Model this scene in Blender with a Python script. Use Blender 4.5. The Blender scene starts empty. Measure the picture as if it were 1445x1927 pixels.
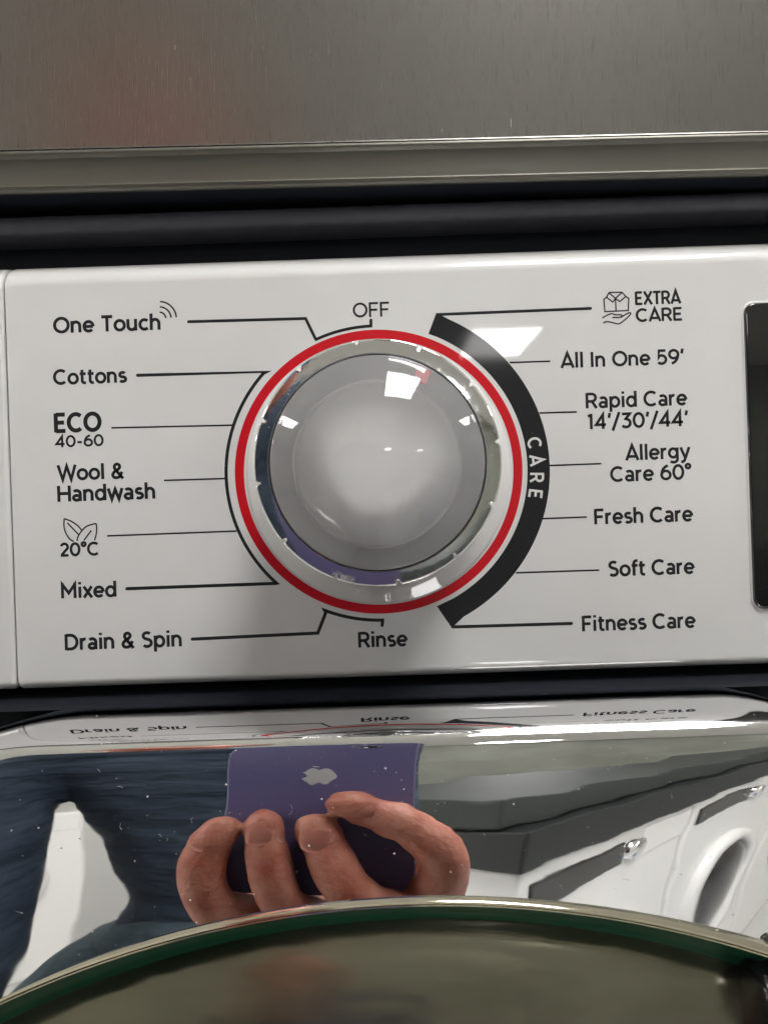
import bpy, bmesh, math, random
from mathutils import Vector, Matrix, Quaternion
random.seed(7)
PI = math.pi
C = bpy.context.scene.collection
sc = bpy.context.scene
MM = 0.001

# ------------------------------------------------------------------ camera
ROLL = math.radians(1.95)
DIST = 0.200
cam_d = bpy.data.cameras.new('camera')
cam_d.sensor_fit = 'HORIZONTAL'
cam_d.sensor_width = 7.0
cam_d.lens = 7.0 * 1447 / 1445
cam_d.clip_start = 0.0005
cam_d.clip_end = 60
cam_d.dof.use_dof = True
cam_d.dof.focus_distance = 0.196
cam_d.dof.aperture_fstop = 11.0
cam = bpy.data.objects.new('camera', cam_d)
C.objects.link(cam)
cam.matrix_world = Matrix.Translation((0, -DIST, 0)) @ Matrix.Rotation(PI/2, 4, 'X') @ Matrix.Rotation(-ROLL, 4, 'Z')
sc.camera = cam
CA, SA = math.cos(ROLL), math.sin(ROLL)

# ------------------------------------------------------------------ world, exposure
w = bpy.data.worlds.new('World'); sc.world = w; w.use_nodes = True
w.node_tree.nodes['Background'].inputs[0].default_value = (0.6, 0.62, 0.6, 1)
w.node_tree.nodes['Background'].inputs[1].default_value = 0.05
sc.view_settings.view_transform = 'Standard'
sc.view_settings.look = 'None'
sc.view_settings.exposure = 0.38
sc.view_settings.gamma = 1.0
sc.cycles.max_bounces = 10
sc.cycles.caustics_reflective = False
sc.cycles.caustics_refractive = False

# ------------------------------------------------------------------ materials
def mat(name, col, rough=.5, metal=0, coat=0, coat_rough=.03, spec=.5, noise=None, bump=None, emit=None, rnoise=None, stretch=None, ior=None):
    m = bpy.data.materials.new(name); m.use_nodes = True
    nt = m.node_tree; b = nt.nodes['Principled BSDF']
    b.inputs['Base Color'].default_value = (*col, 1)
    b.inputs['Roughness'].default_value = rough
    b.inputs['Metallic'].default_value = metal
    b.inputs['Coat Weight'].default_value = coat
    b.inputs['Coat Roughness'].default_value = coat_rough
    b.inputs['Specular IOR Level'].default_value = spec
    tc = nt.nodes.new('ShaderNodeTexCoord')
    def noise_node(scale, detail=4, st=None):
        n = nt.nodes.new('ShaderNodeTexNoise'); n.inputs['Scale'].default_value = scale; n.inputs['Detail'].default_value = detail
        mp = nt.nodes.new('ShaderNodeMapping')
        if st: mp.inputs['Scale'].default_value = st
        nt.links.new(tc.outputs['Object'], mp.inputs['Vector']); nt.links.new(mp.outputs[0], n.inputs['Vector'])
        return n
    if noise:   # (scale, col2, lo, hi)
        n = noise_node(noise[0], 6, stretch)
        r = nt.nodes.new('ShaderNodeMapRange'); r.inputs['From Min'].default_value = noise[2]; r.inputs['From Max'].default_value = noise[3]
        mx = nt.nodes.new('ShaderNodeMix'); mx.data_type = 'RGBA'
        mx.inputs[6].default_value = (*col, 1); mx.inputs[7].default_value = (*noise[1], 1)
        nt.links.new(n.outputs['Fac'], r.inputs['Value']); nt.links.new(r.outputs[0], mx.inputs[0])
        nt.links.new(mx.outputs[2], b.inputs['Base Color'])
    if rnoise:  # (scale, lo, hi)
        n = noise_node(rnoise[0], 6, stretch)
        r = nt.nodes.new('ShaderNodeMapRange'); r.inputs['From Min'].default_value = .35; r.inputs['From Max'].default_value = .75
        r.inputs['To Min'].default_value = rnoise[1]; r.inputs['To Max'].default_value = rnoise[2]
        nt.links.new(n.outputs['Fac'], r.inputs['Value']); nt.links.new(r.outputs[0], b.inputs['Roughness'])
    if bump:    # (scale, strength, distance)
        n = noise_node(bump[0], 3, stretch)
        bp = nt.nodes.new('ShaderNodeBump'); bp.inputs['Strength'].default_value = bump[1]; bp.inputs['Distance'].default_value = bump[2]
        nt.links.new(n.outputs['Fac'], bp.inputs['Height']); nt.links.new(bp.outputs[0], b.inputs['Normal'])
    if emit:
        b.inputs['Emission Color'].default_value = (*emit[0], 1); b.inputs['Emission Strength'].default_value = emit[1]
    return m

M_WHITE = mat('white_gloss_plastic', (.79, .79, .79), .42, coat=.8, coat_rough=.025, noise=(60, (.765, .765, .76), .4, .8), bump=(900, .012, .0002))
M_WHITE2 = mat('white_side_plastic', (.77, .765, .75), .4, coat=.6, coat_rough=.05)
M_INK = mat('black_ink', (.013, .014, .016), .42, spec=.3)
M_CHAR = mat('charcoal_ink', (.011, .011, .014), .4, spec=.25, coat=.3, coat_rough=.06)
M_RED = mat('red_ink', (.62, .004, .014), .4, spec=.3, coat=.3)
M_WINK = mat('white_ink', (.8, .8, .79), .45)
M_CHROME = mat('chrome_plating', (.82, .82, .83), .03, 1, rnoise=(220, .004, .035), bump=(16, .24, .0012))
M_CHROME2 = mat('worn_chrome', (.82, .82, .82), .05, 1, rnoise=(600, .03, .16), bump=(500, .05, .0002))
M_STEEL = mat('brushed_steel', (.255, .245, .23), .3, 1, stretch=(1, 1, .03), noise=(4200, (.238, .228, .214), .3, .75), rnoise=(4200, .27, .32), bump=(4200, .02, .0001))
M_STEELE = mat('painted_steel_edge', (.16, .154, .128), .42, .6, coat=.15, coat_rough=.2, noise=(25, (.14, .135, .115), .35, .7))
M_DARK = mat('black_matt_plastic', (.012, .014, .020), .5, spec=.3)
M_DGREY = mat('dark_grey_plastic', (.08, .08, .098), .55, noise=(300, (.065, .065, .08), .3, .7))
M_BLACKG = mat('black_display_glass', (.004, .004, .005), .08, coat=1, coat_rough=.02)
M_KGREY = mat('knob_satin_grey', (.56, .56, .58), .38, .0, noise=(40, (.53, .53, .55), .3, .7))
M_KDISC = mat('knob_silver_disc', (.95, .95, .95), .4, .0, noise=(45, (.88, .88, .88), .35, .75), coat=.6, coat_rough=.02)
M_REDLED = mat('red_pointer_plastic', (.62, .004, .05), .25, emit=((1, .02, .09), .10), coat=1)
M_RIM = mat('gold_toned_chrome', (.80, .74, .60), .10, 1)
M_GREEN_REFL = mat('painted_green_reflection', (.004, .075, .036), .4, coat=.15, coat_rough=.1)
M_DOOR = mat('smoked_door_glass', (.22, .212, .16), .2, .93, rnoise=(26, .12, .26), bump=(14, .3, .004), stretch=(1, 1, 3.2), noise=(18, (.155, .148, .108), .35, .7))
M_DUST = mat('dust', (.75, .72, .66), .8)
M_SKIN = mat('skin', (.50, .215, .150), .46, noise=(75, (.36, .10, .065), .35, .68), bump=(420, .6, .0011), spec=.4)
M_NAIL = mat('nail', (.66, .275, .21), .45, spec=.3)
M_PHONE = mat('purple_phone_glass', (.14, .125, .27), .28, coat=.3, coat_rough=.05)
M_PHONEF = mat('purple_aluminium', (.25, .2, .42), .3, .7)
M_LOGO = mat('polished_logo', (.80, .81, .80), .3, .5)
M_NAVY = mat('navy_cotton', (.012, .022, .042), .85, noise=(14, (.024, .040, .062), .4, .7), bump=(9, .8, .03), stretch=(1, 1, 2.2))
M_TEAL = mat('grey_blue_denim', (.030, .050, .062), .85, noise=(12, (.065, .095, .115), .45, .72), bump=(11, .9, .03), stretch=(1, 1, 2.5))
M_HAIR = mat('dark_hair', (.02, .013, .008), .6)
M_FLOOR = mat('grey_floor_tile', (.56, .56, .54), .35, noise=(3, (.48, .48, .46), .3, .7))
M_CEIL = mat('ceiling_tile', (.80, .79, .75), .8)
M_WALL = mat('grey_green_wall', (.27, .28, .24), .7, noise=(1.3, (.20, .205, .175), .35, .65))
M_WALL2 = mat('pale_wall', (.62, .61, .58), .8)
M_SHELF = mat('dark_counter', (.018, .021, .021), .35)
M_LAMP = mat('lit_diffuser', (.9, .9, .9), .5, emit=((1, .985, .965), 19.0))
M_BLUE = mat('blue_plastic', (.01, .16, .5), .4)
M_STICK = mat('red_sticker', (.5, .03, .03), .5)

def clear_acrylic():
    m = bpy.data.materials.new('clear_acrylic'); m.use_nodes = True; nt = m.node_tree; nt.nodes.clear()
    out = nt.nodes.new('ShaderNodeOutputMaterial'); mx = nt.nodes.new('ShaderNodeMixShader')
    tr = nt.nodes.new('ShaderNodeBsdfTransparent'); tr.inputs[0].default_value = (.98, .982, .985, 1)
    gl = nt.nodes.new('ShaderNodeBsdfGlossy'); gl.inputs['Roughness'].default_value = .02
    fr = nt.nodes.new('ShaderNodeFresnel'); fr.inputs['IOR'].default_value = 1.55
    df = nt.nodes.new('ShaderNodeBsdfDiffuse'); df.inputs[0].default_value = (.93, .93, .94, 1); hz = nt.nodes.new('ShaderNodeMixShader')  # milky white haze, also brightens the lens in place of refracted light
    tc = nt.nodes.new('ShaderNodeTexCoord'); nz = nt.nodes.new('ShaderNodeTexNoise'); nz.inputs['Scale'].default_value = 38; nz.inputs['Distortion'].default_value = 0; nz.inputs['Detail'].default_value = 2
    mr = nt.nodes.new('ShaderNodeMapRange'); mr.inputs['From Min'].default_value = 0; mr.inputs['From Max'].default_value = 1; mr.inputs['To Min'].default_value = .17; mr.inputs['To Max'].default_value = .30
    nt.links.new(tc.outputs['Object'], nz.inputs['Vector']); nt.links.new(nz.outputs['Fac'], mr.inputs['Value']); nt.links.new(mr.outputs[0], hz.inputs[0])
    nt.links.new(tr.outputs[0], hz.inputs[1]); nt.links.new(df.outputs[0], hz.inputs[2])
    nt.links.new(fr.outputs[0], mx.inputs[0]); nt.links.new(hz.outputs[0], mx.inputs[1]); nt.links.new(gl.outputs[0], mx.inputs[2])
    nt.links.new(mx.outputs[0], out.inputs[0]); return m
M_CLEAR = clear_acrylic()

# ------------------------------------------------------------------ helpers
def link(name, bm, m, parent=None, smooth=False, kind=None, label=None, recalc=True):
    if recalc: bmesh.ops.recalc_face_normals(bm, faces=bm.faces)
    me = bpy.data.meshes.new(name); bm.to_mesh(me); bm.free()
    for mm in (m if isinstance(m, list) else [m]): me.materials.append(mm)
    if smooth:
        for p in me.polygons: p.use_smooth = True
    o = bpy.data.objects.new(name, me); C.objects.link(o)
    if parent: o.parent = parent
    if kind: o['kind'] = kind
    if label: o['label'] = label
    return o

def thing(name, label, cat, loc=(0, 0, 0), rot=(0, 0, 0), group=None):
    o = bpy.data.objects.new(name, None); C.objects.link(o); o.location = loc; o.rotation_euler = rot
    o.empty_display_size = .05
    o['label'] = label; o['category'] = cat
    if group: o['group'] = group
    return o

def box(bm, x0, x1, y0, y1, z0, z1, bev=0, seg=3):
    r = bmesh.ops.create_cube(bm, size=1)
    vs = r['verts']
    for v in vs:
        v.co = Vector(((x0+x1)/2 + v.co.x*(x1-x0), (y0+y1)/2 + v.co.y*(y1-y0), (z0+z1)/2 + v.co.z*(z1-z0)))
    if bev:
        es = list({e for v in vs for e in v.link_edges})
        bmesh.ops.bevel(bm, geom=es, offset=bev, segments=seg, profile=.5, affect='EDGES')

def lathe(bm, prof, n=96, rfun=None, cx=0, cz=0, closed=False, a0=0, a1=2*PI):
    """revolve (r, y) about the Y axis"""
    full = abs(a1-a0-2*PI) < 1e-6
    rings = []
    for i in range(n if full else n+1):
        a = a0 + (a1-a0)*i/n
        ring = []
        for (r, y) in prof:
            rr = rfun(r, y, a) if rfun else r
            ring.append(bm.verts.new((cx+rr*math.cos(a), y, cz+rr*math.sin(a))))
        rings.append(ring)
    m = len(prof); N = len(rings)
    for i in range(N if full else N-1):
        A = rings[i]; B = rings[(i+1) % N]
        for j in range(m if closed else m-1):
            k = (j+1) % m
            try: bm.faces.new((A[j], B[j], B[k], A[k]))
            except ValueError: pass
    bmesh.ops.remove_doubles(bm, verts=bm.verts, dist=1e-7)

def P(px, py, d=DIST):
    """where the line of sight through a spot of the photograph meets the plane at distance d (panel plane by default)"""
    dx = px-722.5; dy = 963.5-py
    return ((dx*CA+dy*SA)*d/1447, (-dx*SA+dy*CA)*d/1447)

# ---- flat print -------------------------------------------------------------
def strip(bm, pts, w, y, closed=False, round_ends=False):
    """flat ribbon of width w along 2-D points (x, z) in the plane y"""
    pts = [Vector(p) for p in pts]
    q = [pts[0]]
    for p in pts[1:]:
        if (p-q[-1]).length > 1e-7: q.append(p)
    if closed and (q[0]-q[-1]).length < 1e-7: q.pop()
    n = len(q); L = []; R = []
    for i in range(n):
        if closed: a, b = q[i-1], q[(i+1) % n]
        else: a, b = q[max(i-1, 0)], q[min(i+1, n-1)]
        d1 = (q[i]-a) if (q[i]-a).length > 0 else (b-q[i]); d2 = (b-q[i]) if (b-q[i]).length > 0 else d1
        d1 = d1.normalized(); d2 = d2.normalized()
        t = (d1+d2)
        t = t.normalized() if t.length > 1e-4 else d1
        nrm = Vector((-t.y, t.x)); c = max(.32, nrm.dot(Vector((-d1.y, d1.x))))
        off = nrm*(w/2/c)
        L.append(bm.verts.new((q[i].x+off.x, y, q[i].y+off.y))); R.append(bm.verts.new((q[i].x-off.x, y, q[i].y-off.y)))
    for i in range(n if closed else n-1):
        j = (i+1) % n
        bm.faces.new((L[i], L[j], R[j], R[i]))
    if round_ends:
        for end, nb in ((q[0], q[1]), (q[-1], q[-2])):
            d = (end-nb).normalized(); a = math.atan2(d.y, d.x)
            vs = [bm.verts.new((end.x+w/2*math.cos(a-PI/2+PI*k/8), y, end.y+w/2*math.sin(a-PI/2+PI*k/8))) for k in range(9)]
            bm.faces.new(vs)

def arc(cx, cy, rx, ry, a0, a1, n=None):
    n = n or max(4, int(abs(a1-a0)/11))
    return [(cx+rx*math.cos(math.radians(a0+(a1-a0)*i/n)), cy+ry*math.sin(math.radians(a0+(a1-a0)*i/n))) for i in range(n+1)]
def crom(p, n=5):
    o = []
    for i in range(len(p)-1):
        p0 = p[max(i-1, 0)]; p1 = p[i]; p2 = p[i+1]; p3 = p[min(i+2, len(p)-1)]
        for k in range(n):
            t = k/n
            o.append(tuple(.5*(2*b+(c-a)*t+(2*a-5*b+4*c-d)*t*t+(3*b-a-3*c+d)*t**3) for a, b, c, d in zip(p0, p1, p2, p3)))
    o.append(p[-1]); return o
X = .735
G = {
 ' ': (.30, []),
 'O': (.98, [arc(.49, .5, .41, .43, 0, 360)]), 'C': (.88, [arc(.48, .5, .41, .43, 48, 312)]),
 'D': (.87, [[(.09, .93), (.36, .93)]+arc(.36, .5, .40, .43, 88, -88)+[(.36, .07), (.09, .07)], [(.09, 0), (.09, 1)]]),
 'E': (.70, [[(.09, 0), (.09, 1)], [(.10, .93), (.62, .93)], [(.10, .51), (.56, .51)], [(.10, .07), (.63, .07)]]),
 'F': (.66, [[(.09, 0), (.09, 1)], [(.10, .93), (.62, .93)], [(.10, .49), (.56, .49)]]),
 'H': (.86, [[(.09, 0), (.09, 1)], [(.75, 0), (.75, 1)], [(.1, .51), (.74, .51)]]),
 'I': (.26, [[(.12, 0), (.12, 1)]]),
 'M': (1.0, [[(.09, 0), (.09, .90), (.48, .34), (.87, .90), (.87, 0)], [(.09, .85), (.09, 1)], [(.87, .85), (.87, 1)]]),
 'R': (.78, [[(.09, 0), (.09, 1)], [(.1, .93), (.40, .93)]+arc(.40, .69, .25, .24, 88, -88)+[(.40, .45), (.1, .45)], [(.42, .43), (.70, 0)]]),
 'S': (.70, [arc(.35, .735, .235, .195, 38, 260)+arc(.345, .29, .265, .225, 85, -142)]),
 'T': (.70, [[(.02, .93), (.68, .93)], [(.35, 0), (.35, .92)]]),
 'A': (.84, [[(.04, 0), (.42, .97), (.80, 0)], [(.16, .25), (.68, .25)]]),
 'W': (1.18, [[(.04, 1), (.32, .05), (.59, .92), (.86, .05), (1.14, 1)]]),
 'X': (.76, [[(.05, 0), (.71, 1)], [(.05, 1), (.71, 0)]]),
 'a': (.62, [arc(.28, .47, .22, .20, 140, 0)+[(.50, .47), (.50, 0)], arc(.28, .215, .20, .15, 0, 360)]),
 'c': (.60, [arc(.34, .365, .27, .30, 46, 314)]),
 'd': (.72, [arc(.33, .365, .26, .30, 0, 360), [(.60, 0), (.60, 1.04)]]),
 'e': (.68, [arc(.34, .365, .27, .30, -2, 318), [(.08, .36), (.60, .36)]]),
 'f': (.42, [[(.18, 0), (.18, .80)]+arc(.345, .80, .165, .17, 175, 90)+[(.43, .97)], [(.03, .665), (.42, .665)]]),
 'g': (.72, [arc(.33, .385, .26, .28, 0, 360), [(.60, X), (.60, 0)]+arc(.34, -.02, .26, .20, -5, -140)]),
 'h': (.68, [[(.09, 0), (.09, 1.04)], [(.09, .3)]+arc(.32, .42, .23, .245, 175, 0)+[(.55, 0)]]),
 'i': (.26, [[(.12, 0), (.12, X)], [(.12, .87), (.12, 1.03)]]),
 'l': (.26, [[(.12, 0), (.12, 1.04)]]),
 'n': (.68, [[(.09, 0), (.09, X)], [(.09, .3)]+arc(.32, .42, .23, .245, 175, 0)+[(.55, 0)]]),
 'o': (.70, [arc(.35, .365, .28, .30, 0, 360)]),
 'p': (.72, [arc(.37, .365, .26, .30, 0, 360), [(.10, -.28), (.10, X)]]),
 'r': (.44, [[(.09, 0), (.09, X)], [(.09, .3)]+arc(.34, .41, .25, .255, 175, 80)]),
 's': (.56, [arc(.28, .52, .18, .145, 35, 262)+arc(.275, .22, .205, .155, 85, -142)]),
 't': (.46, [[(.18, .93), (.18, .22)]+arc(.33, .22, .15, .155, 185, 270)+[(.42, .075)], [(.02, .665), (.42, .665)]]),
 'u': (.68, [[(.09, X), (.09, .31)]+arc(.32, .31, .23, .245, 185, 360), [(.55, 0), (.55, X)]]),
 'w': (.94, [[(.04, X), (.25, .06), (.47, .66), (.69, .06), (.90, X)]]),
 'x': (.60, [[(.05, 0), (.55, X)], [(.05, X), (.55, 0)]]),
 'y': (.64, [[(.04, X), (.33, .04)], crom([(.60, X), (.36, .09), (.27, -.12), (.17, -.20), (.05, -.19)])]),
 '&': (.82, [crom([(.74, .0), (.34, .50), (.21, .70), (.24, .88), (.38, .945), (.51, .88), (.54, .74), (.44, .61), (.21, .46), (.09, .28), (.14, .12), (.31, .06), (.52, .14), (.68, .44)])]),
 '0': (.76, [arc(.38, .5, .30, .43, 0, 360)]), '1': (.42, [[(.05, .84), (.25, .93)], [(.25, 0), (.25, 1)]]),
 '2': (.66, [arc(.32, .69, .24, .24, 165, -25)+[(.10, .10)], [(.04, .07), (.61, .07)]]),
 '3': (.68, [[(.07, .93), (.56, .93), (.30, .60)]+arc(.31, .33, .27, .26, 85, -145)]),
 '4': (.74, [[(.52, 0), (.52, .93), (.07, .28), (.70, .28)]]),
 '5': (.68, [[(.58, .93), (.16, .93), (.13, .51)]+arc(.31, .34, .28, .27, 122, -142)]),
 '6': (.72, [arc(.36, .335, .28, .265, 0, 360), crom([(.085, .36), (.14, .62), (.28, .82), (.50, .95)])]),
 '9': (.72, [arc(.36, .665, .28, .265, 0, 360), crom([(.635, .64), (.58, .38), (.44, .18), (.22, .05)])]),
 '-': (.50, [[(.07, .39), (.42, .39)]]), '\u00b0': (.40, [arc(.20, .86, .13, .13, 0, 360)]),
 "'": (.24, [[(.16, 1.02), (.09, .70)]]), '/': (.50, [[(.02, -.14), (.46, 1.06)]]),
}
def glyphs(text, w, track=0):
    x = 0; out = []
    for ch in text:
        adv, paths = G[ch]
        for p in paths: out.append([(x+a*.93, b) for a, b in p])
        x += adv*.93+.055+track
    return out
def text(parent, s, xl, xr, base, cap, w=.195, m=None, name='printed_label', y=-3e-5):
    """one printed word or line, fitted between two spots of the panel"""
    ps = glyphs(s, w); xs = [a for p in ps for a, b in p]
    lo, hi = min(xs)-w/2, max(xs)+w/2
    (X0, Z0) = P(xl, base); (X1, _) = P(xr, base)
    k = cap*DIST/1447; sx = (X1-X0)/(hi-lo)
    bm = bmesh.new()
    for i, p in enumerate(ps):
        cl = len(p) > 6 and (Vector(p[0])-Vector(p[-1])).length < 1e-4
        strip(bm, [(X0+(a-lo)*sx, Z0+b*k) for a, b in p], w*k, y-4e-7*(i % 7), closed=cl)
    o = link(name, bm, m or M_INK, parent, recalc=False)
    return o
def line(parent, pts, wpx, name='leader_line', m=None, ends=True, y=-2.2e-5, closed=False):
    bm = bmesh.new()
    strip(bm, [P(*p) for p in pts], wpx*DIST/1447, y, closed, ends)
    return link(name, bm, m or M_INK, parent, recalc=False)

# ================================================================== the place: shop floor, ceiling, walls, lamps
FLOOR = -1.26; CEIL = 1.50
def slab(name, x0, x1, y0, y1, z0, z1, m):
    bm = bmesh.new(); box(bm, x0, x1, y0, y1, z0, z1); return link(name, bm, m, kind='structure')
slab('floor', -5.5, 6, -8.4, 1.0, FLOOR-.05, FLOOR, M_FLOOR)
slab('ceiling', -5.5, 6, -8.4, 1.0, CEIL+.004, CEIL+.05, M_CEIL)
slab('wall_back', -5.5, 6, -8.5, -8.4, FLOOR, CEIL, M_WALL)
slab('wall_left', -5.6, -5.5, -8.4, 1.0, FLOOR, CEIL, M_WALL2)
slab('wall_right', 6, 6.1, -8.4, 1.0, FLOOR, CEIL, M_WALL2)
slab('wall_front', -5.5, 6, 1.0, 1.1, FLOOR, CEIL, M_WALL2)

def ceiling_light():
    t = thing('ceiling_light', 'x', 'ceiling light', group='square lit panels set in the shop ceiling')
    bm = bmesh.new()
    for a in ((-.31, -.29, -.61, .61), (.29, .31, -.61, .61), (-.29, .29, -.61, -.59), (-.29, .29, .59, .61)):
        box(bm, a[0], a[1], a[2], a[3], -.015, .0)
    link('frame', bm, M_WHITE2, t)
    bm = bmesh.new(); box(bm, -.288, .288, -.588, .588, -.010, -.002); link('diffuser', bm, M_LAMP, t)
    return t
def copy_thing(t):
    c = t.copy(); C.objects.link(c)
    for ch in list(t.children):
        d = ch.copy(); C.objects.link(d); d.parent = c
        for g in list(ch.children):
            e = g.copy(); C.objects.link(e); e.parent = d
    return c
LIGHTS = [(1.08, -6.75), (4.7, -6.75), (-3.9, -6.75)]+[(x, y) for y in (-.75, .62) for x in (-4.9, -2.7, .48, 3.0)]
proto = None
for i, (x, y) in enumerate(LIGHTS):
    o = ceiling_light() if proto is None else copy_thing(proto)
    proto = proto or o
    o.location = (x, y, CEIL)
    rows_ = {-6.75: 'farthest row from the washing machine', -.75: 'row just behind the photographer', .62: 'row right above the washing machine'}
    if y == -.75: o.scale = (1, .5, 1)
    o['label'] = 'lit ceiling panel, '+{-3.9: 'leftmost', 1.08: 'middle one', 4.7: 'rightmost', -4.9: 'leftmost', -2.7: 'second from the left', .48: 'third from the left', 3.0: 'rightmost'}[x]+' of the '+rows_[y]

# ================================================================== washing machine
WL = Vector((0, .30, FLOOR+.40))
wm = thing('washing_machine', 'white washing machine with a round programme knob, chrome door surround and dark door', 'washing machine', WL)
def wpart(name, bm, m, smooth=False, label=None, recalc=True):
    o = link(name, bm, m, wm, smooth, label=label, recalc=recalc)
    o.matrix_parent_inverse = Matrix.Translation(-WL); return o

def smooth_by_angle(o, deg=35, wn=True):
    me = o.data
    for p in me.polygons: p.use_smooth = True
    bm = bmesh.new(); bm.from_mesh(me)
    for e in bm.edges:
        if len(e.link_faces) == 2 and e.calc_face_angle(0) > math.radians(deg): e.smooth = False
    bm.to_mesh(me); bm.free()
    if wn:
        m = o.modifiers.new('weighted_normals', 'WEIGHTED_NORMAL'); m.keep_sharp = True; m.weight = 100

pb = bmesh.new(); box(pb, -.5, .5, .02, .7, FLOOR, FLOOR+.398, .006); pt = link('display_plinth', pb, M_WHITE2); pt['label'] = 'white display plinth that carries the washing machine'; pt['category'] = 'plinth'
# body shell behind everything
bm = bmesh.new(); box(bm, -.29, .31, .034, .60, FLOOR+.42, .076, .004); o = wpart('cabinet', bm, M_DARK); smooth_by_angle(o)

# front control panel: rounded section swept along x
ZT = .0693; ZB = -.0432
def panel_section(ins):
    pts = []
    rt, rb = .0075, .0026
    for k in range(13):
        a = PI/2*k/12
        pts.append((rt*1.5-rt*1.5*math.sin(a)+ins*math.sin(a), ZT-rt+(rt-ins)*math.cos(a)))
    pts.append((ins, .03)); pts.append((ins, -.02))
    for k in range(9):
        a = PI/2*k/8
        pts.append((rb-(rb-ins)*math.cos(a), ZB+rb-(rb-ins)*math.sin(a)))
    pts.append((.036, ZB+ins)); pts.append((.036, ZT-ins))
    return pts
def panel(name, xa, xb, m, ra=.0012, rb=.0012):
    bm = bmesh.new()
    secs = []
    for x, r, s in ((xa, ra, 1), (xb, rb, -1)):
        ss = []
        for k in range(6):
            a = PI/2*k/5
            ss.append((x+s*r*(1-math.sin(a)) if r else x, r*(1-math.cos(PI/2-a)) if r else 0))
        if s > 0: ss = [(x+r*(1-math.cos(PI/2*k/5)), r*(1-math.sin(PI/2*k/5))) for k in range(6)]
        else: ss = [(x-r*(1-math.cos(PI/2*k/5)), r*(1-math.sin(PI/2*k/5))) for k in range(5, -1, -1)]
        secs += ss
    rings = [[bm.verts.new((x, y, z)) for (y, z) in panel_section(ins)] for x, ins in secs]
    n = len(rings[0])
    for A, B in zip(rings, rings[1:]):
        for j in range(n):
            k = (j+1) % n; bm.faces.new((A[j], B[j], B[k], A[k]))
    bm.faces.new(rings[0]); bm.faces.new(rings[-1])
    o = wpart(name, bm, m); smooth_by_angle(o, 40); return o
XS = P(18, 900)[0]-.0002
pan = panel('control_panel', XS+.00018, .300, M_WHITE)
drw = panel('detergent_drawer', -.290, XS-.00018, M_WHITE)

# ---- print on the panel
LBL = lambda *a, **k: text(pan, *a, **k)
LBL('One Touch', 100, 303, 627, 30)
for r_ in (12, 22, 32):   # radio waves
    line(pan, [(300+x, 599-y) for x, y in arc(0, 0, r_, r_, 88, 4, 8)], 3.0, 'wave_symbol', ends=False)
LBL('Cottons', 100, 240, 724, 28.5)
LBL('ECO', 102, 192, 814, 36, w=.215)
LBL('40-60', 104, 196, 842, 22, w=.19)
LBL('Wool &', 107, 235, 904.5, 29)
LBL('Handwash', 108, 293, 944.5, 30)
LBL('20\u00b0C', 112, 187, 1047.5, 25.5)
LBL('Mixed', 115, 220, 1126.5, 29)
LBL('Drain & Spin', 122, 343, 1224, 30)
LBL('OFF', 664, 735, 597.5, 28, w=.145)
LBL('Rinse', 674, 768, 1219, 29)
LBL('EXTRA', 1195, 1282, 573.5, 25, w=.19)
LBL('CARE', 1196, 1286, 605.5, 25, w=.19)
LBL("All In One 59'", 1054, 1288, 692.5, 28.5, w=.18)
LBL('Rapid Care', 1102, 1294, 768.5, 29, w=.18)
LBL("14'/30'/44'", 1104, 1296, 808, 29, w=.18)
LBL('Allergy', 1176, 1300, 866.5, 29, w=.18)
LBL('Care 60\u00b0', 1148, 1302, 907, 29, w=.18)
LBL('Fresh Care', 1118, 1305, 987, 29, w=.19)
LBL('Soft Care', 1145, 1308, 1085, 29, w=.19)
LBL('Fitness Care', 1095, 1310, 1188.5, 29, w=.19)
KX, KY = 712.5, 887.5
def ring_pt(r, a): return (KX+r*math.cos(math.radians(a)), KY-r*.985*math.sin(math.radians(a)))
def arcpx(r, a0, a1, n=40): return [ring_pt(r, a0+(a1-a0)*i/n) for i in range(n+1)]
line(pan, [(355, 605), (575, 599), (592, 634)]+arcpx(279, 115, 93, 12)+[(698, 602)], 5.6)
line(pan, [(362, 1203), (598, 1191.5), (613, 1153)]+arcpx(284, 249, 271.5, 12)+[(719, 1177)], 6.2)
line(pan, [(259, 706), (502, 699.5)]+arcpx(287, 139, 228, 60)+[(518, 1098), (239, 1108)], 6.2)
for a in ([(211, 805), (436, 800)], [(310, 904), (424, 900.5)], [(203, 1008.5), (444, 999.5)],
          [(960, 682), (1034, 679.5)], [(1016, 777), (1084, 775)], [(1033, 876), (1130, 872.5)], [(1022, 976), (1103, 973)], [(972, 1078), (1126, 1073)]):
    line(pan, a, 3.2)
line(pan, [(824, 591.5), (1111, 580)], 5.5); line(pan, [(852, 1180), (1075, 1173.5)], 6)
# red ring (closed band) and charcoal care band
bm = bmesh.new(); (cxk, czk) = P(KX, KY); KX0, KZ0 = cxk, czk
strip(bm, [(cxk+.0362*math.cos(PI*2*i/180), czk+.0358*math.sin(PI*2*i/180)) for i in range(180)], .00236, -2.5e-5, closed=True)
link('red_ring', bm, M_RED, pan, recalc=False)
bm = bmesh.new()
inner = [(806, 628)]+arcpx(280, 67, -60, 60)+[(822, 1141)]
outer = [(821, 588)]+arcpx(322, 62, -60, 60)+[(850, 1181)]
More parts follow.
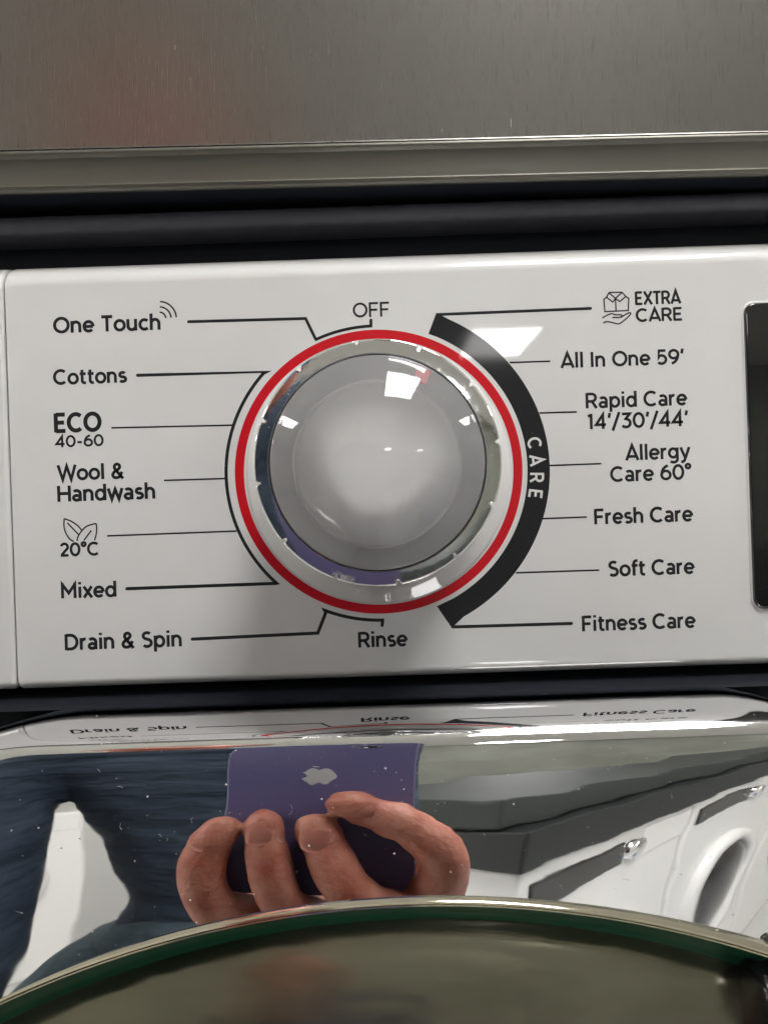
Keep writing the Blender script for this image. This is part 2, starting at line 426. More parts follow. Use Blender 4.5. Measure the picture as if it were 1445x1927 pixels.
# shape the band thickness like the photograph: outer edge radius eases in at the ends
outer = [(821, 588)]+[ring_pt(322-2.5*abs(math.sin(math.radians(a)))**2, a) for a in [66-2.1*i for i in range(61)]]+[(850, 1182)]
iv = [bm.verts.new((P(*p)[0], -2.0e-5, P(*p)[1])) for p in inner]; ov = [bm.verts.new((P(*p)[0], -2.0e-5, P(*p)[1])) for p in outer]
for i in range(len(iv)-1): bm.faces.new((iv[i], iv[i+1], ov[i+1], ov[i]))
band = link('care_band', bm, M_CHAR, pan, recalc=False)
for ch, a in zip('CARE', (10.4, 2.2, -5.0+.2, -10.2+.3)):
    pass
for ch, py in zip('CARE', (833, 866, 899, 930)):
    ang = math.asin((KY-py)/296.); cxp = KX+298*math.cos(ang)
    c0 = P(cxp, py); ps = glyphs(ch, .17); wv = max(a for p in ps for a, b in p)+min(a for p in ps for a, b in p)
    rot = ang-PI/2; k = 26*DIST/1447
    bm = bmesh.new()
    for i, p in enumerate(ps):
        q = [((a-wv/2)*k*.98, (b-.5)*k) for a, b in p]
        strip(bm, [(c0[0]+a*math.cos(rot)-b*math.sin(rot), c0[1]+a*math.sin(rot)+b*math.cos(rot)) for a, b in q], .17*k, -4.5e-5-4e-7*i)
    link('band_letter', bm, M_WINK, pan, recalc=False)
# leaf symbol
bm = bmesh.new(); wl = 2.7*DIST/1447
leaves = [crom([(121, 976), (120.5, 990), (124, 1003), (131, 1014), (139, 1019)]), crom([(121, 976), (134, 981), (146, 989), (154, 998)]),
          [(127, 984), (148, 1006)], crom([(145, 1018), (147, 1010), (153, 1000), (164, 990), (181, 985)]), crom([(181, 985), (182, 995), (181, 1006), (178, 1017)]),
          [(172, 998), (158, 1017)], ]
for i, l in enumerate(leaves): strip(bm, [P(*p) for p in l], wl, -2.5e-5-4e-7*i)
link('leaf_symbol', bm, M_INK, pan, recalc=False)
# shirt held by a hand
bm = bmesh.new(); wl = 2.5*DIST/1447
shirt = [[(1146, 550), (1170, 549.5), (1178, 558), (1183, 561), (1182, 584), (1138, 586), (1136, 563), (1141, 559), (1146, 550)],
         [(1158, 561), (1159, 585)], [(1146, 551), (1158, 561), (1170, 550)], [(1141, 559), (1153, 568), (1158, 561), (1166, 567), (1178, 557)],
         crom([(1133, 598), (1142, 593), (1151, 590), (1158, 592), (1168, 592), (1170, 595), (1164, 597), (1152, 597)]),
         crom([(1168, 597), (1176, 592), (1184, 588), (1186, 591), (1176, 601), (1164, 609), (1150, 606), (1140, 605), (1135, 608)])]
for i, l in enumerate(shirt): strip(bm, [P(*p) for p in l], wl, -2.5e-5-4e-7*i)
link('shirt_and_hand_symbol', bm, M_INK, pan, recalc=False)

# ---- display window: black glass in a thin bright-edged frame, corners rounded
def rounded_plate(name, x0, x1, z0, z1, rad, yf, yb, bev, m, parent, skew=0):
    bm = bmesh.new()
    def loop(off, y):
        vs = []
        for (cx, cz, a0) in ((x1-rad, z1-rad, 0), (x0+rad, z1-rad, 90), (x0+rad, z0+rad, 180), (x1-rad, z0+rad, 270)):
            for k in range(7):
                a = math.radians(a0+90*k/6); vs.append(bm.verts.new((cx+(rad-off)*math.cos(a), y, cz+(rad-off)*math.sin(a))))
        return vs
    ls = [loop(0, yb)]+[loop(bev*(1-math.cos(PI/2*k/4)), yf+bev*(1-math.sin(PI/2*k/4))) for k in range(5)]
    for A, B in zip(ls, ls[1:]):
        for j in range(len(A)):
            k = (j+1) % len(A); bm.faces.new((A[j], A[k], B[k], B[j]))
    bm.faces.new(ls[-1])
    o = link(name, bm, m, parent); smooth_by_angle(o, 50); return o
dx0, dz1 = P(1397, 571); _, dz0 = P(1421, 1146)
rounded_plate('display_frame', dx0-.0006, .200, dz0-.0006, dz1+.0006, .0034, -.0003, .01, .0005, M_WHITE, pan)
rounded_plate('display_window', dx0, .1993, dz0, dz1, .0029, -.0009, .01, .0007, M_BLACKG, pan)

# ---- programme knob
knob = wpart('programme_knob', bmesh.new(), M_DARK)      # filled just below
kx, kz = KX0, KZ0
def kl(prof, name, m, n=180, rfun=None, y=0, closed=False, parent=knob):
    bm = bmesh.new(); lathe(bm, [(r*MM, -h*MM) for r, h in prof], n, rfun, kx, kz, closed)
    o = link(name, bm, m, parent); smooth_by_angle(o, 42, False); return o
def rarc(cr, ch, r, a0, a1, n=6):
    return [(cr+r*math.cos(math.radians(a0+(a1-a0)*i/n)), ch+r*math.sin(math.radians(a0+(a1-a0)*i/n))) for i in range(n+1)]
# shaft (the knob's own mesh)
bm = bmesh.new(); lathe(bm, [(.0205, -.0005), (.0205, -.020), (.0, -.020)], 64, None, kx, kz)
bm.to_mesh(knob.data); bm.free()
kl([(34.2, 0), (34.1, .5), (33.0, 1.1), (31.0, 1.9), (29.6, 3.0), (28.6, 4.6), (28.0, 7.0)]+[(27.7, 9)], 'base_collar', M_WHITE)
def notch(r, y, a):
    h = -y/MM; d = math.degrees(a) % 30 - 7.5+15
    d = ((math.degrees(a)-8+15) % 30)-15
    if r < .0259 or h < 27: return r
    k = min(1, max(0, 1-abs(d)/1.1)*2.5)
    return r-k*(.0009 if h > 29 else .0005)
kl([(25.3, 8), (25.6, 20), (25.9, 27.4), (26.1, 29.2), (26.3, 31), (26.4, 33), (26.4, 36.1)]+rarc(26.05, 36.4, .35, 0, 72, 6)+[(21.9+32*math.sin(math.radians(a)), 4.75+32*math.cos(math.radians(a))) for a in (7.4, 6.5, 5.5, 4.6, 3.6, 2.6)]+[(23.3, 37.05), (23.15, 36.95), (23.0, 36.5), (22.9, 35.5)], 'grip_ring', M_CHROME2, 720, notch)
kl([(22.88, 36.9), (22.6, 36.3), (21.8, 34.8), (20.5, 32.9), (19.3, 31.6), (18.3, 31.0)], 'inner_cone', M_KGREY)
kl([(18.3, 31.0), (18.1, 31.35), (17.8, 31.45), (17.4, 31.3), (14, 31.1), (7, 30.6), (0.0, 30.3)], 'inner_disc', M_KDISC)
kl([(18.15, 31.3), (18.35, 31.7), (18.6, 31.75), (18.7, 31.4)], 'disc_bead', M_CHROME2)
dome = [(22.86, 36.8), (22.7, 37.4), (22.3, 37.75)]+[(22.0*(1-i/14), 37.9+8.0*(1-(1-i/14)**2)) for i in range(0, 15)]
kl(dome, 'lens_cover', M_CLEAR)
# red pointer under the lens, upper right
bm = bmesh.new(); box(bm, -.0015, .0015, -.0006, .0006, -.0016, .0016, .0003)
o = link('pointer_light', bm, M_REDLED, knob); ang = math.radians(29)
rr = .0208; o.location = (kx+rr*math.sin(ang), -.0363, kz+rr*math.cos(ang)); o.rotation_euler = (0, ang-.1, 0)

# ---- recess under and above the panel
def prism_x(name, prof, x0, x1, m, parent, deg=35, rot=None):
    """closed (y, z) outline in mm swept from x0 to x1"""
    bm = bmesh.new(); A = [bm.verts.new((x0, y*MM, z*MM)) for y, z in prof]; B = [bm.verts.new((x1, y*MM, z*MM)) for y, z in prof]
    n = len(prof)
    for j in range(n):
        k = (j+1) % n; bm.faces.new((A[j], B[j], B[k], A[k]))
    bm.faces.new(A); bm.faces.new(B[::-1])
    o = link(name, bm, m, parent); smooth_by_angle(o, deg); return o
o = prism_x('lower_recess', [(34, -43.6), (16, -43.6), (9, -44.2), (4, -45.6), (-1, -47.0), (-3, -47.9), (34, -60)], -.29, .31, M_DARK, wm); o.matrix_parent_inverse = Matrix.Translation(-WL)
o = prism_x('top_trim', [(34, 77.5), (10, 77.6)]+[(7.2+2.5*math.cos(math.radians(a)), 80.1+2.5*math.sin(math.radians(a))) for a in range(260, 99, -16)]+[(9, 82.7), (34, 82.9)], -.29, .31, M_DGREY, wm); o.matrix_parent_inverse = Matrix.Translation(-WL)
o = prism_x('upper_recess', [(34, 69.5), (16, 69.5), (17, 77.4), (34, 77.4)], -.29, .31, M_DARK, wm); o.matrix_parent_inverse = Matrix.Translation(-WL)

# ---- chrome door surround
BEZEL=[(-4,-47.2053),(-6.5032,-46.8698),(-9.0469,-46.5506),(-11.5589,-46.2638),(-14.2193,-45.9958),(-16.7579,-45.7789),(-19.3392,-45.6022),(-21.9184,-45.4742),(-24.4715,-45.3984),(-26.9749,-45.3787),(-29.5088,-45.4211),(-32.0863,-45.5467),(-34.0065,-45.7142),(-35.0685,-45.8491),(-35.9571,-45.9989),(-36.6494,-46.1434),(-37.125,-46.2623),(-37.4634,-46.3628),(-37.7298,-46.455),(-37.9357,-46.5361),(-38.1279,-46.6207),(-38.3064,-46.709),(-38.439,-46.7824),(-38.5623,-46.8582),(-38.6487,-46.9168),(-38.7298,-46.9768),(-38.806,-47.0381),(-38.8775,-47.1008),(-38.9445,-47.1647),(-39.0074,-47.2297),(-39.0665,-47.2958),(-39.1397,-47.3854),(-39.2071,-47.4767),(-39.2692,-47.5694),(-39.3262,-47.6636),(-39.3787,-47.759),(-39.4385,-47.8799),(-39.4929,-48.0024),(-39.5519,-48.1511),(-39.6222,-48.3516),(-39.7306,-48.7066),(-39.8526,-49.1676),(-40.0899,-50.2551),(-40.4288,-52.106),(-40.7939,-54.5999),(-41.1013,-57.1025),(-41.3721,-59.6088),(-41.6119,-62.1183),(-41.8292,-64.6292),(-42.0256,-67.1419),(-42.2013,-69.6572),(-42.3603,-72.1744),(-42.5053,-74.693),(-42.6365,-77.2136),(-42.7542,-79.7368),(-42.8605,-82.2349),(-42.9582,-84.7342),(-43.0471,-87.2352),(-43.1285,-89.7377),(-43.2025,-92.2418),(-43.2693,-94.7479),(-43.3287,-97.2564),(-43.3809,-99.7676),(-43.4259,-102.282),(-43.4654,-104.798),(-43.4997,-107.317),(-43.5289,-109.838),(-43.5529,-112.362),(-43.5716,-114.862),(-43.5853,-117.365),(-43.5938,-119.872),(-43.5973,-122.382)]

XC, ZC, RD = .0022, -.2932, .2140
def drop(x):
    x /= MM
    if x < -74: return .0055*(x+74)**2
    if x > 78: return .010*(x-78)**2
    return 0
def bez_y(z):
    if z <= BEZEL[-1][1]: return BEZEL[-1][0]
    for (ya, za), (yb, zb) in zip(BEZEL[FR:], BEZEL[FR+1:]):
        if zb <= z <= za: return ya+(yb-ya)*(za-z)/(za-zb)
    return BEZEL[FR][0]
def tw(x, z):
    if z > -49: return 0
    k = -.045*max(0, (x-5)/71)**2 if x > 0 else .012*max(0, (-x-45)/31)**2
    return max(-.09, min(k, .10))*(z+49)
FR = next(i for i, p in enumerate(BEZEL) if p[1] < -49.0)
bm = bmesh.new(); cols = []
xs = sorted(set([i*2.5 for i in range(-96, 97)]+[-208.0, 208.6]))
for x in xs:
    xm = x*MM; d = drop(xm)
    za = ZC/MM+(math.sqrt(max(0, (RD/MM)**2-(x-XC/MM)**2)) if abs(x-XC/MM) < RD/MM else 0)
    col = [(y, z-d) for y, z in [(12, -52), (2, -48.4), (-1.5, -47.55)]+BEZEL[:FR+1]]
    z0 = BEZEL[FR][1]; z1 = za+d
    fine = [p[1] for p in BEZEL[FR+1:]]
    nf = 46
    for k in range(1, nf+1):
        u = k/nf; zz = z0+(z1-z0)*(u**1.35)
        # smooth slope: quadratic blend of table
        col.append((bez_y(zz)+tw(x, zz), zz-d))
    col += [(col[-1][0]+.5, za-.25), (col[-1][0]+12, za-.3)]
    cols.append([bm.verts.new((xm, y*MM, z*MM)) for y, z in col])
for A, B in zip(cols, cols[1:]):
    for j in range(len(A)-1): bm.faces.new((A[j], B[j], B[j+1], A[j+1]))
bez = wpart('door_surround', bm, M_CHROME, label='mirror-bright chrome surround above the round door'); smooth_by_angle(bez, 60, False)

# ---- door: rim, band with painted-on green reflection, domed window, handle
bm = bmesh.new(); box(bm, -.02, .02, .0, .02, ZC-.02, ZC+.02)
door = wpart('door', bm, M_DARK)
def dl(prof, name, m, n=256):
    bm = bmesh.new(); lathe(bm, [((r+(RD/MM-208.8 if r > 150 else 0))*MM, y*MM) for r, y in prof], n, None, XC, ZC)
    o = link(name, bm, m, door); smooth_by_angle(o, 40, False); return o
dl([(208.90, -40), (208.90, -43.5), (208.70, -44.2), (208.38, -44.4), (208.06, -44.1), (207.93, -43.4), (207.79, -43.1), (207.66, -43.5), (207.47, -43.6), (207.28, -43.3), (207.21, -42.6), (207.14, -38)], 'rim', M_RIM)
dl([(207.2, -43.0), (204.8, -40.0), (203.2, -37.4), (201.8, -36.2), (200.8, -35.9)], 'green_reflection_band', M_GREEN_REFL)  # inner wall of the rim, coloured green in place of a reflection
dl([(201.1, -35.8)]+[(x, -36.1-40*(1-(x/200.9)**4)) for x in [200.9-k*4 for k in range(12)]]+[(152.9*(1-k/20)**.9 if k < 20 else 0, 0) for k in range(0)], 'window', M_DOOR)
bm = bmesh.new(); lathe(bm, [(x*MM, (-36.1-40*(1-((x-5.2)/200.9)**4 if x > 5.2 else 1))*MM if x > 5.2 else -76.1*MM) for x in [162.3-k*8 for k in range(20)]+[0]], 128, None, XC, ZC); o = link('window_centre', bm, M_DOOR, door); smooth_by_angle(o, 40, False)
bm = bmesh.new()
r = bmesh.ops.create_icosphere(bm, subdivisions=4, radius=1)
for v in bm.verts:
    n = v.co.copy(); s = Vector((.0085, .010, .020)); q = Vector([math.copysign(abs(c)**.6, c) for c in n])
    v.co = Vector((q.x*s.x, q.y*s.y, q.z*s.z))*(1+.05*math.sin(9*n.z+4*n.x)+.03*math.sin(23*n.z))
    v.co = Matrix.Rotation(math.radians(12), 3, 'Y') @ v.co
    v.co += Vector((.0775, -.040, -.1130))
o = link('handle', bm, M_BLACKG, door, True)

# ================================================================== stainless appliance above
st = thing('stainless_appliance', 'brushed stainless steel appliance front above the white control panel', 'appliance', (0, 0, .082), (0, math.radians(.55), 0))
def sp(name, prof, m, x0=-.32, x1=.34, deg=30):
    return prism_x(name, [(y, z-82) for y, z in prof], x0, x1, m, st, deg)
sp('steel_front', [(0, 420), (-6, 420), (-6, 94.2), (-6.2, 93.6), (0, 93.3)], M_STEEL)
ed = [(-5, 93.2), (-6.6, 93.1)]+[(-6.3+.85*math.cos(math.radians(a)), 92.3+.85*math.sin(math.radians(a))) for a in (110, 140, 170, 190, 215)]
ed += [(-6.3, 91.2), (-5.6, 89), (-5.2, 85.2), (-5.4, 84.6), (-5.0, 83.9), (-4.2, 83.5), (-3.0, 83.6), (-2.4, 84.2), (-2.4, 93.2)]
sp('bottom_flange', ed, M_STEELE)
def scr(x, z0, z1, w_):
    bm = bmesh.new(); box(bm, x-w_, x+w_, -.00605, -.0059, z0-.082, z1-.082); link('scratch', bm, M_DUST, st)
scr(.0352, .0965, .0985, .00006); scr(.0178, .0955, .0964, .00005); scr(-.049, .118, .1192, .00005)
bm = bmesh.new(); box(bm, -.318, .338, -.002, .5, .0025, .338); link('cabinet', bm, M_DARK, st)

# ================================================================== phone in the hand (seen mirrored in the chrome)
QR = Matrix.Rotation(ROLL, 4, 'Y')
ph = thing('phone', 'purple phone held up in the hand, mirrored in the chrome surround', 'phone', (-.0318, -.2075, -.139))
ph.rotation_euler = (0, ROLL, 0)
bm = bmesh.new(); PW, PH_, PT = .0782, .151, .0083
def rr_loop(bm, w, h, r, y, n=8, zc=.0755):
    vs = []
    for (sx, sz, a0) in ((1, 1, 0), (-1, 1, 90), (-1, -1, 180), (1, -1, 270)):
        for k in range(n+1):
            a = math.radians(a0+90*k/n); vs.append(bm.verts.new((sx*(w/2-r)+r*math.cos(a), y, zc+sz*(h/2-r)+r*math.sin(a))))
    return vs
def skin_loops(bm, ls, caps=True):
    for A, B in zip(ls, ls[1:]):
        for j in range(len(A)):
            k = (j+1) % len(A); bm.faces.new((A[j], A[k], B[k], B[j]))
    if caps: bm.faces.new(ls[0]); bm.faces.new(ls[-1])
# back glass faces +y ; local y=+.0041 is the back
ls = [rr_loop(bm, PW-2*i, PH_-2*i, .0105-i, y) for i, y in ((.0012, .0041), (.0004, .0036), (0, .0028), (0, -.0028), (.0004, -.0036), (.0012, -.0041))]
skin_loops(bm, ls); o = link('body', bm, M_PHONE, ph); smooth_by_angle(o, 40)
bm = bmesh.new(); skin_loops(bm, [rr_loop(bm, PW+.0002, PH_+.0002, .0106, y) for y in (.0022, -.0022)], False); link('side_band', bm, M_PHONEF, ph)
bm = bmesh.new(); skin_loops(bm, [rr_loop(bm, PW-.006, PH_-.006, .008, y) for y in (-.0042, -.0043)]); link('screen', bm, M_BLACKG, ph)
# camera bump at the upper right as seen in the mirror
bm = bmesh.new()
def sq(bm, s, r, y): 
    vs = []
    for (sx, sz, a0) in ((1, 1, 0), (-1, 1, 90), (-1, -1, 180), (1, -1, 270)):
        for k in range(6):
            a = math.radians(a0+90*k/5); vs.append(bm.verts.new((0.0245+sx*(s/2-r)+r*math.cos(a), y, .134+sz*(s/2-r)+r*math.sin(a))))
    return vs
skin_loops(bm, [sq(bm, .028, .007, .0041), sq(bm, .028, .007, .0050), sq(bm, .0272, .0066, .0053)])
bump = link('camera_bump', bm, M_PHONE, ph)
bm = bmesh.new(); lathe(bm, [(.006, .005), (.006, .0062), (.0052, .0063), (.005, .0056), (0, .0055)], 40, None, .0180, .1275); link('lens', bm, M_BLACKG, bump, True)
# fruit-shaped emblem with a bite and a leaf
bm = bmesh.new()
fr = crom([(0, .40), (.22, .47), (.42, .36)], 6)[:-1]
right = [(0, .36), (.14, .43), (.28, .42), (.42, .33)]
bite = [(.42+.0-.20*math.cos(math.radians(a))+.14, .13+.21*math.sin(math.radians(a))) for a in (70, 45, 20, 0, -20, -45, -65)]
low = [(.46, -.18), (.38, -.36), (.26, -.50), (.14, -.52), (0, -.47), (-.14, -.52), (-.26, -.50), (-.38, -.36), (-.47, -.12), (-.47, .14), (-.40, .32), (-.26, .42), (-.12, .42)]
pts = right+bite+low
k = .0150
bm.faces.new([bm.verts.new((x*-k, .00418, .0755+z*k)) for x, z in crom(pts+[pts[0]], 3)[:-1]])
leaf = [(0, .50), (.02, .62), (.10, .73), (.22, .78), (.21, .66), (.13, .55)]
bm.faces.new([bm.verts.new((x*-k, .00418, .0755+z*k)) for x, z in leaf])
link('emblem', bm, M_LOGO, ph, recalc=False)

# ================================================================== the photographer
def tube_union(chains, voxel, squash=None):
    """tapered round limbs, merged to one closed skin by a voxel remesh; chains: lists of (x, y, z, r)"""
    V = []; Fc = []
    def ball(c, r, s=(1, 1, 1), nu=20, nv=12):
        b0 = len(V); V.append(c+Vector((0, 0, r*s[2]))); V.append(c-Vector((0, 0, r*s[2])))
        for i in range(1, nv):
            for j in range(nu):
                t = PI*i/nv; a = 2*PI*j/nu
                V.append(c+Vector((r*s[0]*math.sin(t)*math.cos(a), r*s[1]*math.sin(t)*math.sin(a), r*s[2]*math.cos(t))))
        g = lambda i, j: b0+2+(i-1)*nu+j % nu
        for j in range(nu):
            Fc.append((b0, g(1, j), g(1, j+1))); Fc.append((b0+1, g(nv-1, j+1), g(nv-1, j)))
            for i in range(1, nv-1): Fc.append((g(i, j), g(i+1, j), g(i+1, j+1), g(i, j+1)))
    for ch in chains:
        for (a, b) in zip(ch, ch[1:]):
            A = Vector(a[:3]); B = Vector(b[:3])
            if (B-A).length < 1e-6: continue
            sa = a[4] if len(a) > 4 else (1, 1, 1); sb = b[4] if len(b) > 4 else (1, 1, 1)
            n = max(1, int((B-A).length/max(.0012, min(a[3], b[3])*.22)))
            if n > 60: n = 60
            for k in range(n):
                t = k/n; ball(A.lerp(B, t), a[3]+(b[3]-a[3])*t, tuple(sa[q]+(sb[q]-sa[q])*t for q in range(3)))
        ball(Vector(ch[-1][:3]), ch[-1][3], ch[-1][4] if len(ch[-1]) > 4 else (1, 1, 1))
    me = bpy.data.meshes.new('t'); me.from_pydata(V, [], Fc)
    o = bpy.data.objects.new('t', me); C.objects.link(o)
    rm = o.modifiers.new('r', 'REMESH'); rm.mode = 'VOXEL'; rm.voxel_size = voxel
    sm = o.modifiers.new('s', 'SMOOTH'); sm.factor = .5; sm.iterations = 4
    dg = bpy.context.evaluated_depsgraph_get(); ev = o.evaluated_get(dg)
    out = bpy.data.meshes.new_from_object(ev)
    bpy.data.objects.remove(o); bpy.data.meshes.remove(me)
    return out
def catm(pts, n=5):
    return crom([tuple(p) for p in pts], n)
F = MM
def finger(*p): return catm([(x*F, y*F, z*F, r*F) for x, y, z, r in p], 4)
# back of the phone lies at y = -203.4 mm; pads touch it, nails face the machine
hand_ch = [
 # little finger along the left edge
 finger((-69, -196, -98, 8.0), (-72, -195.3, -104, 9.2), (-74, -195.4, -110, 8.9), (-76.5, -195.2, -119, 9.8), (-76, -196, -132, 9.8), (-71, -201, -145, 10.4), (-60, -216, -153, 11), (-46, -232, -157, 12)),
 # ring finger
 finger((-51.0, -195.4, -95, 8.2), (-50.8, -194.4, -100, 9.1), (-50.3, -193.8, -107, 8.7), (-49.5, -192.8, -113, 9.5), (-47.5, -192.2, -128, 9.7), (-43, -197, -143, 10), (-33, -215, -156, 12)),
 # middle finger
 finger((-30.0, -195.6, -99, 8.2), (-29.0, -194.6, -104, 9.1), (-27.2, -193.8, -110, 8.7), (-24.8, -192.0, -117, 9.6), (-19, -189.6, -130, 10.0), (-9, -195, -142, 10.4), (0, -213, -151, 12)),
 # index finger, from the lower right
 finger((-18.0, -195.0, -85, 8.6), (-13.0, -193.8, -88, 9.4), (-7, -193.0, -91.5, 8.9), (1, -191.4, -96, 10.2), (8, -190.1, -101, 10.0), (16, -190, -110, 11.0), (20, -193, -122, 11.0), (17, -204, -137, 12.5), (10, -219, -150, 13)),
 # palm
 [(10*F, -219*F, -150*F, .0125), (8*F, -236*F, -168*F, .015), (6*F, -244*F, -196*F, .019)], [(-20*F, -226*F, -158*F, .013), (-12*F, -238*F, -175*F, .015), (2*F, -246*F, -200*F, .020)],
 [(-46*F, -232*F, -155*F, .012), (-30*F, -240*F, -172*F, .014), (-4*F, -248*F, -200*F, .019)], [(0*F, -213*F, -151*F, .012), (0*F, -236*F, -170*F, .015), (3*F, -246*F, -196*F, .019)],
 [(-33*F, -215*F, -156*F, .012), (-20*F, -238*F, -172*F, .014)],
 # thumb on the screen side
 finger((-6, -226, -98, 7.5), (2, -227, -110, 9), (14, -232, -128, 10.5), (18, -238, -150, 13), (12, -243, -176, 16)),
 # wrist and forearm
 catm([(2*F, -247*F, -202*F, .021), (5*F, -258*F, -222*F, .0235), (4*F, -300*F, -248*F, .028), (-4*F, -360*F, -254*F, .034)], 3),
]
hm = tube_union(hand_ch, .0013)
RS = (-.04, -.60, .10); LS = (-.315, -.60, .10); RE = (-.03, -.53, -.20); LE = (-.338, -.55, -.24)
FT = FLOOR
body_ch = [
 [(-.20, -.50, 0.315, .088, (.86, 1.05, 1.0)), (-.20, -.47, 0.265, .070, (.85, 1, 1)), (-.20, -.435, 0.250, .035)],     # head, jaw, chin
 [(-.202, -.402, 0.300, .010), (-.202, -.398, 0.283, .013)],                                                        # nose
 [(-.280, -.51, 0.295, .016), (-.282, -.51, 0.315, .017)], [(-.120, -.51, 0.295, .016), (-.118, -.51, 0.315, .017)],       # ears
 [(-.205, -.54, .235, .055), (-.212, -.60, .17, .060)],
 [(-.195, -.62, .10, .065), (-.175, -.64, -.05, .075), (-.13, -.64, -.25, .065), (-.15, -.64, -.38, .075)],
 [(RS[0], RS[1], RS[2], .06), (LS[0], LS[1], LS[2], .06)],
 [(RS[0], RS[1], RS[2], .052), (-.04, -.57, -.06, .046), (RE[0], RE[1], RE[2], .042)],
 [(RE[0], RE[1], RE[2], .041), (-.02, -.44, -.24, .038), (.0, -.34, -.255, .033), (.01, -.28, -.24, .027)],
 [(LS[0], LS[1], LS[2], .052), (-.345, -.58, -.08, .046), (LE[0], LE[1], LE[2], .041), (-.33, -.50, -.42, .034), (-.345, -.47, -.50, .025)],
 [(-.345, -.47, -.50, .026), (-.345, -.46, -.56, .030, (.6, 1, 1)), (-.34, -.45, -.61, .010), (-.39, -.46, -.66, .009)],
 [(-.345, -.47, -.58, .018), (-.34, -.475, -.66, .0085)], [(-.345, -.49, -.57, .016), (-.34, -.50, -.65, .008)], [(-.345, -.44, -.57, .014), (-.34, -.43, -.64, .009)], [(-.345, -.43, -.53, .014), (-.39, -.41, -.58, .010)],
 [(-.07, -.64, -.42, .09), (-.10, -.62, -.82, .06), (-.09, -.68, FT+.08, .04), (-.08, -.59, FT+.04, .035)],
 [(-.23, -.64, -.42, .09), (-.31, -.62, -.82, .06), (-.33, -.68, FT+.08, .04), (-.34, -.59, FT+.04, .035)],
]
bmesh_body = tube_union(body_ch, .0065)
bm = bmesh.new(); bm.from_mesh(bmesh_body); bm.from_mesh(hm)
per = thing('person', 'person in a navy top and blue trousers holding up a phone, mirrored in the chrome', 'person', (-.21, -.64, FLOOR))
PI_ = Matrix.Translation(-Vector((-.21, -.64, FLOOR)))
def pp(name, bm, m):
    o = link(name, bm, m, per, True, recalc=False); o.matrix_parent_inverse = PI_; return o
bodyo = pp('body', bm, M_SKIN)
def from_me(name, me, m):
    bm = bmesh.new(); bm.from_mesh(me); return pp(name, bm, m)
from_me('shirt', tube_union([
 [(-.19, -.62, .12, .085), (-.18, -.64, -.02, .130, (1.12, .85, 1)), (-.145, -.64, -.16, .112, (1.12, .85, 1)), (-.125, -.64, -.30, .103, (1.12, .85, 1)), (-.15, -.64, -.44, .125, (1.12, .85, 1))],
 [(-.08, -.60, .10, .085), (-.29, -.60, .10, .085)],
 [(RS[0], RS[1], RS[2], .072), (-.035, -.58, -.05, .062), (RE[0], RE[1], RE[2], .054), (-.025, -.46, -.235, .048)],
 [(LS[0], LS[1], LS[2], .072), (-.348, -.58, -.08, .058), (LE[0], LE[1], LE[2], .060), (-.330, -.51, -.38, .054)]], .008), M_NAVY)
from_me('trousers', tube_union([
 [(-.09, -.64, -.44, .118), (-.105, -.62, -.82, .095), (-.09, -.68, FLOOR+.12, .078)],
 [(-.215, -.64, -.44, .118), (-.31, -.62, -.82, .095), (-.33, -.68, FLOOR+.12, .078)],
 [(-.15, -.64, -.40, .130), (-.15, -.64, -.44, .13)]], .009), M_TEAL)
from_me('hair', tube_union([[(-.20, -.525, 0.355, .088), (-.20, -.54, 0.315, .090)], [(-.20, -.47, 0.393, .045), (-.20, -.51, 0.400, .05)]], .007), M_HAIR)
from_me('shoe', tube_union([[(-.085, -.66, FLOOR+.045, .045), (-.08, -.50, FLOOR+.04, .038)]], .006), M_DARK)
from_me('shoe', tube_union([[(-.335, -.66, FLOOR+.045, .045), (-.345, -.50, FLOOR+.04, .038)]], .006), M_DARK)
for ex in (-.233, -.171):
    bm = bmesh.new(); bmesh.ops.create_uvsphere(bm, u_segments=12, v_segments=8, radius=.012); bmesh.ops.translate(bm, verts=bm.verts, vec=(ex, -.413, .320)); pp('eye', bm, M_DARK)
bm = bmesh.new(); r = bmesh.ops.create_uvsphere(bm, u_segments=16, v_segments=8, radius=1)
for v in bm.verts: v.co = Vector((v.co.x*.024-.201, v.co.y*.008-.402, v.co.z*.006+.258))
pp('lips', bm, M_NAIL)
# fingernails
def nail(x, y, z, w, h, ang, tilt):
    bm = bmesh.new()
    vs = []
    for i in range(7):
        row = []
        for j in range(7):
            u = i/3-1; v = j/3-1
            k = 1-.0*abs(u)
            s = math.sqrt(max(0, 1-.25*v*v)); t_ = math.sqrt(max(0, 1-.35*u*u))
            row.append(bm.verts.new((u*w/2*s, -.0022*u*u-.0010*v*v, v*h/2*t_)))
        vs.append(row)
    for i in range(6):
        for j in range(6): bm.faces.new((vs[i][j], vs[i+1][j], vs[i+1][j+1], vs[i][j+1]))
    bmesh.ops.solidify(bm, geom=bm.faces, thickness=.0005)
    mtx = Matrix.Translation((x*F, y*F, z*F)) @ Matrix.Rotation(math.radians(ang), 4, 'Y') @ Matrix.Rotation(math.radians(tilt), 4, 'X')
    bmesh.ops.transform(bm, matrix=mtx, verts=bm.verts)
    o = link('fingernail', bm, M_NAIL, bodyo, True)
nail(-51.4, -184.9, -99.4, .0128, .0140, 0, 13)
nail(-29.3, -185.1, -103.6, .0128, .0140, 10, 13)
nail(-13.2, -184.6, -88.0, .0112, .0130, -60, 12)
nail(-72.6, -186.9, -103.0, .011, .012, 28, 12)

